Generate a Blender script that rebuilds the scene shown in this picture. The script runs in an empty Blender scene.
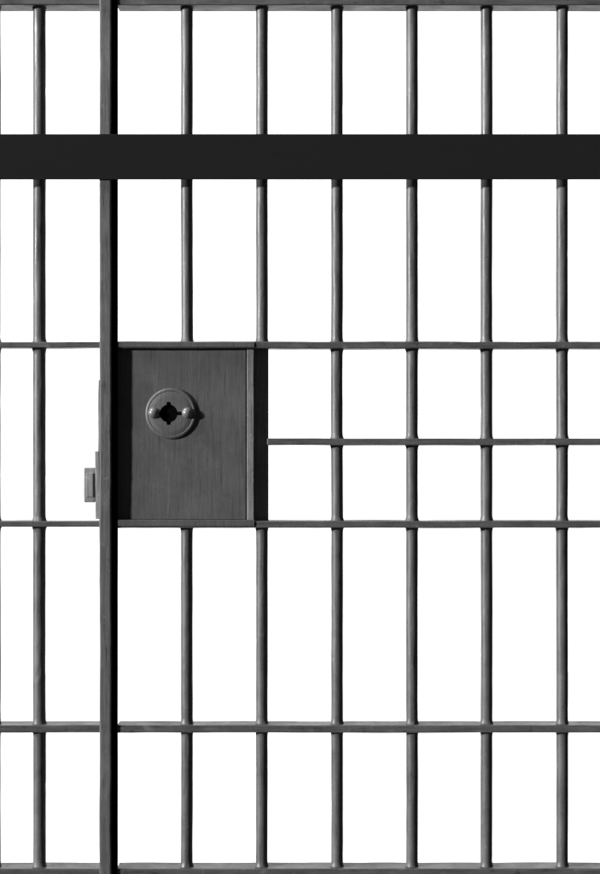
import bpy, bmesh, math, random
from mathutils import Vector, noise, Matrix
sc=bpy.context.scene
col=sc.collection
D=3.4; S=0.002; ZC=1.2
def PX(px,y=0.0): return (px-300)*S*(D+y)/D
def PZ(py,y=0.0): return ZC+(437-py)*S*(D+y)/D

# ---------------- materials
def paint(name,c0,c1,axis='Z',rough=0.45,bump=0.35,spec=0.5,scratch=0.0,worn=0.0,streak=0.6):
    m=bpy.data.materials.new(name); m.use_nodes=True
    nt=m.node_tree; N=nt.nodes; L=nt.links
    b=N['Principled BSDF']
    tc=N.new('ShaderNodeTexCoord'); oi=N.new('ShaderNodeObjectInfo')
    add=N.new('ShaderNodeVectorMath'); add.operation='ADD'
    mul=N.new('ShaderNodeMath'); mul.operation='MULTIPLY'; mul.inputs[1].default_value=17.0
    L.new(oi.outputs['Random'],mul.inputs[0])
    L.new(tc.outputs['Object'],add.inputs[0]); L.new(mul.outputs[0],add.inputs[1])
    mp=N.new('ShaderNodeMapping'); L.new(add.outputs[0],mp.inputs[0])
    mp.inputs['Scale'].default_value=(1,1,0.06) if axis=='Z' else (0.06,1,1)
    n1=N.new('ShaderNodeTexNoise'); n1.inputs['Scale'].default_value=200; n1.inputs['Detail'].default_value=5; n1.inputs['Roughness'].default_value=0.65
    L.new(mp.outputs[0],n1.inputs['Vector'])
    n2=N.new('ShaderNodeTexNoise'); n2.inputs['Scale'].default_value=14; n2.inputs['Detail'].default_value=6; n2.inputs['Roughness'].default_value=0.65
    L.new(add.outputs[0],n2.inputs['Vector'])
    n3=N.new('ShaderNodeTexNoise'); n3.inputs['Scale'].default_value=420; n3.inputs['Detail'].default_value=3
    L.new(add.outputs[0],n3.inputs['Vector'])
    def mx(a,b_,f):
        k=N.new('ShaderNodeMix'); k.data_type='FLOAT'; k.inputs[0].default_value=f
        L.new(a,k.inputs[2]); L.new(b_,k.inputs[3]); return k.outputs[0]
    v=mx(mx(n1.outputs[0],n2.outputs[0],1-streak),n3.outputs[0],0.15)
    cr=N.new('ShaderNodeValToRGB'); L.new(v,cr.inputs[0])
    cr.color_ramp.elements[0].position=0.38; cr.color_ramp.elements[0].color=(c0,c0,c0,1)
    cr.color_ramp.elements[1].position=0.62; cr.color_ramp.elements[1].color=(c1,c1,c1,1)
    out=cr.outputs[0]
    height=mx(n1.outputs[0],n3.outputs[0],0.35)
    def over(prev,fac,val):
        k=N.new('ShaderNodeMix'); k.data_type='RGBA'
        L.new(fac,k.inputs[0]); L.new(prev,k.inputs[6]); k.inputs[7].default_value=(val,val,val,1); return k.outputs[2]
    def ramp(src,a,b_,top):
        r=N.new('ShaderNodeMapRange'); L.new(src,r.inputs[0]); r.inputs[1].default_value=a; r.inputs[2].default_value=b_; r.inputs[3].default_value=0; r.inputs[4].default_value=top; return r.outputs[0]
    if scratch>0:
        mp2=N.new('ShaderNodeMapping'); L.new(add.outputs[0],mp2.inputs[0])
        mp2.inputs['Scale'].default_value=(1,1,0.045) if axis=='Z' else (0.045,1,1)
        n4=N.new('ShaderNodeTexNoise'); n4.inputs['Scale'].default_value=330; n4.inputs['Detail'].default_value=2; n4.inputs['Distortion'].default_value=0.6
        L.new(mp2.outputs[0],n4.inputs['Vector'])
        out=over(out,ramp(n4.outputs[0],0.62,0.70,scratch),c0*0.25)
        inv=N.new('ShaderNodeMath'); inv.operation='SUBTRACT'; inv.inputs[0].default_value=1; L.new(n4.outputs[0],inv.inputs[1])
        out=over(out,ramp(inv.outputs[0],0.64,0.72,scratch*0.7),c1*1.7)
    if worn>0:
        n5=N.new('ShaderNodeTexNoise'); n5.inputs['Scale'].default_value=38; n5.inputs['Detail'].default_value=8; n5.inputs['Roughness'].default_value=0.75
        L.new(add.outputs[0],n5.inputs['Vector'])
        out=over(out,ramp(n5.outputs[0],0.58,0.68,worn),c1*1.8)
        inv=N.new('ShaderNodeMath'); inv.operation='SUBTRACT'; inv.inputs[0].default_value=1; L.new(n5.outputs[0],inv.inputs[1])
        out=over(out,ramp(inv.outputs[0],0.58,0.66,worn),c0*0.35)
    L.new(out,b.inputs['Base Color'])
    rr=N.new('ShaderNodeMapRange'); L.new(n2.outputs[0],rr.inputs[0])
    rr.inputs[1].default_value=0.3; rr.inputs[2].default_value=0.7
    rr.inputs[3].default_value=rough-0.08; rr.inputs[4].default_value=rough+0.15
    L.new(rr.outputs[0],b.inputs['Roughness'])
    b.inputs['Specular IOR Level'].default_value=spec
    bp=N.new('ShaderNodeBump'); bp.inputs['Strength'].default_value=bump; bp.inputs['Distance'].default_value=0.0015
    L.new(height,bp.inputs['Height']); L.new(bp.outputs[0],b.inputs['Normal'])
    return m
M_bar=paint('painted_steel_bar',0.070,0.135,'Z',0.40,0.3,0.45,0.3,0.35)
M_cross=paint('painted_steel_crossbar',0.058,0.112,'X',0.42,0.45,0.4,0.4,0.6)
M_post=paint('painted_steel_post',0.080,0.135,'Z',0.5,0.7,0.3,0.6,0.45)
M_plate=paint('painted_steel_plate',0.072,0.104,'Z',0.5,0.36,0.3,0.42,0.22,0.48)
M_strip=paint('worn_steel_edge',0.13,0.22,'Z',0.45,0.6,0.4,0.5,0.5)
M_latch=paint('worn_latch_paint',0.18,0.30,'Z',0.5,0.6,0.3,0.4,0.5)
M_rose=paint('painted_escutcheon',0.088,0.120,'Z',0.45,0.3,0.45,0.2,0.3)
M_stud=paint('worn_stud',0.13,0.19,'Z',0.32,0.15,0.7,0.0,0.2)
M_beam=paint('black_paint',0.0145,0.016,'X',0.85,0.03,0.02)
M_shade=paint('black_for_shade',0.003,0.004,'Z',0.9,0.0,0.0)  # near-black standing in for shade on the post side and in the keyhole
M_lift=paint('recess_shade_lift',0.17,0.26,'Z',0.6,0.4,0.2,0.4,0.5)  # paler than the face plate: shaded recess brightened through its colour

def empty(name,loc,label,cat,group=None):
    o=bpy.data.objects.new(name,None); o.location=loc; o.empty_display_size=0.1
    col.objects.link(o); o["label"]=label; o["category"]=cat
    return o
def worldloc(o):
    v=Vector((0,0,0))
    while o: v+=o.location; o=o.parent
    return v
def finish(bm,name,mat,center,parent=None,smooth=False):
    me=bpy.data.meshes.new(name)
    bmesh.ops.recalc_face_normals(bm,faces=bm.faces)
    bmesh.ops.translate(bm,verts=bm.verts,vec=-Vector(center))
    bm.to_mesh(me); bm.free()
    me.materials.append(mat)
    for p in me.polygons: p.use_smooth=smooth
    o=bpy.data.objects.new(name,me); col.objects.link(o)
    o.location=Vector(center)-(worldloc(parent) if parent else Vector((0,0,0)))
    o.parent=parent
    return o
def add_box(bm,x0,x1,y0,y1,z0,z1,bev=0.0015,seg=2,jit=0.0,step=0.03):
    b=bmesh.new()
    bmesh.ops.create_cube(b,size=1)
    for v in b.verts:
        v.co=Vector((x0+(v.co.x+.5)*(x1-x0),y0+(v.co.y+.5)*(y1-y0),z0+(v.co.z+.5)*(z1-z0)))
    bmesh.ops.bevel(b,geom=b.edges[:],offset=bev,segments=seg,affect='EDGES',profile=0.5)
    if jit>0:
        dims=(x1-x0,y1-y0,z1-z0); ax=dims.index(max(dims)); lo=(x0,y0,z0)[ax]; n=int(dims[ax]/step)
        for i in range(1,n):
            co=[0,0,0]; co[ax]=lo+dims[ax]*i/n; no=[0,0,0]; no[ax]=1
            bmesh.ops.bisect_plane(b,geom=b.verts[:]+b.edges[:]+b.faces[:],plane_co=co,plane_no=no)
        for v in b.verts:
            q=v.co*9+Vector((x0*31,y0*17,z0*23))
            d=noise.noise_vector(q)*jit+noise.noise_vector(v.co*45)*jit*0.5
            d[ax]=0; v.co+=d
    me=bpy.data.meshes.new('t'); b.to_mesh(me); b.free(); bm.from_mesh(me); bpy.data.meshes.remove(me)
def box(name,mat,parent,x0,x1,y0,y1,z0,z1,**k):
    bm=bmesh.new(); add_box(bm,x0,x1,y0,y1,z0,z1,**k)
    return finish(bm,name,mat,((x0+x1)/2,(y0+y1)/2,(z0+z1)/2),parent)

def rod(px,r,ztop,zbot,welds,parent,seed,gap=None,rough=0.35):
    bm=bmesh.new(); X=PX(px); n=32
    spans=[(zbot,ztop)] if not gap else [(zbot,gap[0]),(gap[1],ztop)]
    for zb,zt in spans:
        zs=[]; z=zb
        while z<zt: zs.append(z); z+=0.006
        for w in welds:
            for d in (-0.018,-0.013,-0.009,-0.006,0,0.006,0.009,0.013,0.018): zs.append(w+d)
        zs.append(zt); zs=sorted(set(round(q,5) for q in zs if zb<=q<=zt))
        rings=[]
        for z in zs:
            f=0
            for w in welds:
                d=abs(z-w)
                f=max(f,max(0,1-max(0,d-0.006)/0.012)**2)
            ring=[]
            dx=noise.noise(Vector((seed*7.1,0,z*3)))*0.0009; dy=noise.noise(Vector((seed*3.3,5,z*3)))*0.0009
            for i in range(n):
                a=2*math.pi*i/n
                ca,sa=math.cos(a),math.sin(a)
                chip=max(0,noise.noise(Vector((seed*5+ca*2.5,sa*2.5,z*38)))-0.35)*0.0035*rough
                rr=r+noise.noise(Vector((seed*11+ca*1.2,sa*1.2,z*14)))*0.0004-chip+f*(0.0024+0.0016*noise.noise(Vector((seed+ca*2,sa*2,z*60))))
                ring.append(bm.verts.new((X+dx+rr*ca,dy+rr*sa,z)))
            rings.append(ring)
        for a,b in zip(rings,rings[1:]):
            for i in range(n): bm.faces.new((a[i],a[(i+1)%n],b[(i+1)%n],b[i]))
        bm.faces.new(rings[0][::-1]); bm.faces.new(rings[-1])
    return finish(bm,'bar',M_bar,(X,0,(ztop+zbot)/2),parent,True)

ZT=PZ(-60); ZB=PZ(940)
YF,YB=-0.024,0.029
CR={5:(-4,5.0),344:(341.5,348.5),441:(438.5,445.5),524:(521,528),726:(725.4,733),868:(868.8,877)}
def crossbar(key,pxa,pxb,parent,thin=0):
    t,b=CR[key]
    return box('crossbar',M_cross,parent,PX(pxa,YF),PX(pxb,YF),YF,YB,PZ(b-thin,YF),PZ(t+thin*0.3,YF),bev=0.002,seg=2,jit=0.0009)
wz=[ (PZ(sum(CR[k])/2,YF)) for k in CR]
wz_no=[w for k,w in zip(CR,wz) if k!=441]

# ---------------- fixed grille
g=empty('cell_grille',(PX(60),0,ZB),'narrow fixed grey steel bar grille with heavy door post','jail bars')
for k in (5,344,524,726,868):
    crossbar(k,-70,101,g,thin=1.0 if k in(344,524) else 0)
rod(39.5,0.0127,ZT,ZB,wz_no,g,1,rough=0.7)
# the next bar of the fixed grille, its edge just entering the view
rod(-5.6,0.0125,ZT,ZB,wz_no,g,29)
YPO=-0.034
bm=bmesh.new()
add_box(bm,PX(99.3,YPO),PX(111.3,YPO),YPO,0.028,ZB,ZT,bev=0.0035,seg=4,jit=0.0011,step=0.015)
p=finish(bm,'post',M_post,(PX(105),0,(ZB+ZT)/2),g)
p["label"]="square upright grey post with brushed worn paint"
box('post_side_shade',M_shade,g,PX(110.2,-.026),PX(116.9,-.026),-0.0265,-0.005,ZB,ZT,bev=0.001,jit=0.0003)  # added strip, the post's shaded right side put in as black
bm=bmesh.new()
add_box(bm,PX(83.6,-.02),PX(95.7,-.02),-0.022,0.002,PZ(502.5,-.02),PZ(467.5,-.02),bev=0.003,seg=3,jit=0.0006,step=0.01)
add_box(bm,PX(86.5,-.02),PX(93.5,-.02),-0.0245,-0.0215,PZ(497,-.02),PZ(473,-.02),bev=0.0012,seg=2)
add_box(bm,PX(95.3,-.02),PX(99.8,-.02),-0.023,-0.010,PZ(519,-.02),PZ(451,-.02),bev=0.0015,seg=2,jit=0.0014,step=0.008)
add_box(bm,PX(98.1,-.02),PX(99.9,-.02),-0.022,-0.012,PZ(452,-.02),PZ(380,-.02),bev=0.0010,seg=2,jit=0.0014,step=0.008)
finish(bm,'latch_keeper',M_latch,(PX(90),0,PZ(485)),g)

# ---------------- door
d=empty('jail_gate',(PX(340),0,ZB),'grey steel jail cell gate with round bars and square lock box','jail gate')
for k in (5,344,524,726,868): crossbar(k,116.5,670,d)
crossbar(441,267,670,d)
GAP=(PZ(521),PZ(348))
for i,x in enumerate((187,262,337,412,486.5,562,637)):
    rod(x,0.0119,ZT,ZB,wz_no if i<2 else wz,d,3+i*2,GAP if i<2 else None)
yP=-0.0135
yH=0.003
bm=bmesh.new()
add_box(bm,PX(116,0),PX(268.5,yH),yH,0.010,PZ(521.5),PZ(347.5),bev=0.001)
lb=finish(bm,'lock_box',M_lift,(PX(190),yH,PZ(434)),d)
lb["label"]="square steel lock box with round keyhole disc"
def lbfin(bm,name,mat,center,smooth=False): return finish(bm,name,mat,center,lb,smooth)
bm=bmesh.new()
add_box(bm,PX(116,yP),PX(246,yP),yP,yH-0.0005,PZ(519.5,yP),PZ(348.5,yP),bev=0.001,jit=0.0003)
lbfin(bm,'face_plate',M_plate,(PX(182),yP,PZ(434)))
bm=bmesh.new()
add_box(bm,PX(247,yP),PX(254,yP),yP-0.0026,yH-0.0005,PZ(520.5,yP),PZ(347.8,yP),bev=0.0014,seg=3,jit=0.0005,step=0.015)
lbfin(bm,'edge_strip',M_strip,(PX(250),yP,PZ(434)))
yl=YF-0.0022
for a,b_ in ((526.3,519.8),(347.3,342.2)):
    bm=bmesh.new()
    add_box(bm,PX(117.3,yl),PX(254.5,yl),yl,YF+0.0016,PZ(a,yl),PZ(b_,yl),bev=0.0010,seg=2,jit=0.0004,step=0.015)
    lbfin(bm,'box_lip',M_plate,(PX(186),yl,PZ((a+b_)/2)))

def lathe(prof,n=72):
    bm=bmesh.new(); rings=[]
    for r,h in prof:
        rings.append([bm.verts.new((r*math.cos(2*math.pi*i/n),-h,r*math.sin(2*math.pi*i/n))) for i in range(n)])
    for a,b in zip(rings,rings[1:]):
        for i in range(n): bm.faces.new((a[i],a[(i+1)%n],b[(i+1)%n],b[i]))
    bm.faces.new(rings[0]); bm.faces.new(rings[-1])
    bmesh.ops.recalc_face_normals(bm,faces=bm.faces)
    return bm
LW=worldloc(lb)
C=Vector((PX(171,yP),yP-0.0003,PZ(413.5,yP)))
bm=lathe([(0.0505,-0.0),(0.0508,0.002),(0.0500,0.0038),(0.0480,0.0050),(0.0455,0.0054),(0.0440,0.0048),(0.0425,0.0054),(0.0360,0.0066),(0.0250,0.0072),(0.0120,0.0074)])
rose=finish(bm,'escutcheon',M_rose,(0,0,0)); rose.location=C
cb=lathe([(0.0178,-0.01),(0.0178,0.03)],40)
cut=finish(cb,'cutter',M_shade,(0,0,0)); cut.location=C+Vector((-0.004,0,0))
c2=bmesh.new(); add_box(c2,-0.0042,0.0042,-0.03,0.01,-0.0228,0.0228,bev=0.0015); cut2=finish(c2,'cutter2',M_shade,(0,0,0)); cut2.location=C+Vector((-0.004,0,0))
c3=bmesh.new(); add_box(c3,-0.025,0.025,-0.03,0.01,-0.0035,0.0035,bev=0.0015); cut3=finish(c3,'cutter3',M_shade,(0,0,0)); cut3.location=C+Vector((-0.002,0,0))
for c in (cut,cut2,cut3):
    md=rose.modifiers.new('b','BOOLEAN'); md.operation='DIFFERENCE'; md.object=c; md.solver='EXACT'
bpy.context.view_layer.update()
dg=bpy.context.evaluated_depsgraph_get()
me=bpy.data.meshes.new_from_object(rose.evaluated_get(dg)); rose.modifiers.clear(); rose.data=me
me.materials.clear(); me.materials.append(M_rose)
for p_ in me.polygons: p_.use_smooth=False; p_.material_index=0
rose.location=C-LW; rose.parent=lb
for c in (cut,cut2,cut3): bpy.data.objects.remove(c,do_unlink=True)
bm=lathe([(0.030,0.0),(0.030,0.0012)],40)
k=lbfin(bm,'keyhole_shade',M_shade,(0,0,0)); k.location=C-LW  # black disc painting in the darkness inside the keyhole
for dx in (-0.034,0.033):
    bm=lathe([(0.0110,0.0),(0.0110,0.0070),(0.0105,0.0095),(0.0080,0.0125),(0.0045,0.0148),(0.0015,0.0155)],28)
    s=lbfin(bm,'screw_head',M_stud,(0,0,0),True); s.location=C+Vector((dx,0,0.001))-LW

# ---------------- beam
yb=-0.0385
bm=bmesh.new()
add_box(bm,PX(-70),PX(670),yb,YPO-0.0018,PZ(179.5,yb),PZ(134,yb),bev=0.0008)
b=finish(bm,'crossbeam',M_beam,(PX(300),yb,PZ(157)))
b["label"]="flat matt black steel beam fixed across the grey bars"; b["category"]="beam"

# ---------------- backdrop
bm=bmesh.new()
vs=[bm.verts.new(v) for v in((-8,12,-7),(8,12,-7),(8,12,9),(-8,12,9))]; bm.faces.new(vs)
mw=bpy.data.materials.new('white_background'); mw.use_nodes=True
pb=mw.node_tree.nodes['Principled BSDF']; pb.inputs['Base Color'].default_value=(.9,.9,.9,1)
pb.inputs['Emission Color'].default_value=(1,1,1,1); pb.inputs['Emission Strength'].default_value=1.1
s=finish(bm,'white_backdrop',mw,(0,12,1)); s["kind"]="structure"; s["label"]="plain bright white empty background behind the bars"  # self-lit plane added as a blank white background

# ---------------- light
w=bpy.data.worlds.new("World"); sc.world=w; w.use_nodes=True
w.node_tree.nodes['Background'].inputs[0].default_value=(1,1,1,1); w.node_tree.nodes['Background'].inputs[1].default_value=0.05
l=bpy.data.lights.new('sun','SUN'); l.energy=5.3; l.angle=math.radians(3)
lo=bpy.data.objects.new('sun',l); col.objects.link(lo)
lo.rotation_euler=Vector((0.85,0.42,-0.18)).to_track_quat('-Z','Y').to_euler()
l=bpy.data.lights.new('added_top_fill','AREA'); l.energy=85; l.size=0.3  # added fill without a visible source, brightens rail tops and left bar sides
lo=bpy.data.objects.new('added_top_fill',l); col.objects.link(lo)
lo.location=(-2.0,-0.45,3.7)
lo.rotation_euler=(Vector((0,0,0.9))-lo.location).to_track_quat('-Z','Y').to_euler()
# camera
cam=bpy.data.cameras.new('camera'); co=bpy.data.objects.new('camera',cam); col.objects.link(co); sc.camera=co
co.location=(0,-D,ZC); co.rotation_euler=(math.pi/2,0,0)
cam.sensor_fit='HORIZONTAL'; cam.sensor_width=36; cam.lens=36*D/1.2; cam.clip_end=100
sc.view_settings.view_transform='Standard'; sc.view_settings.look='None'; sc.view_settings.exposure=0
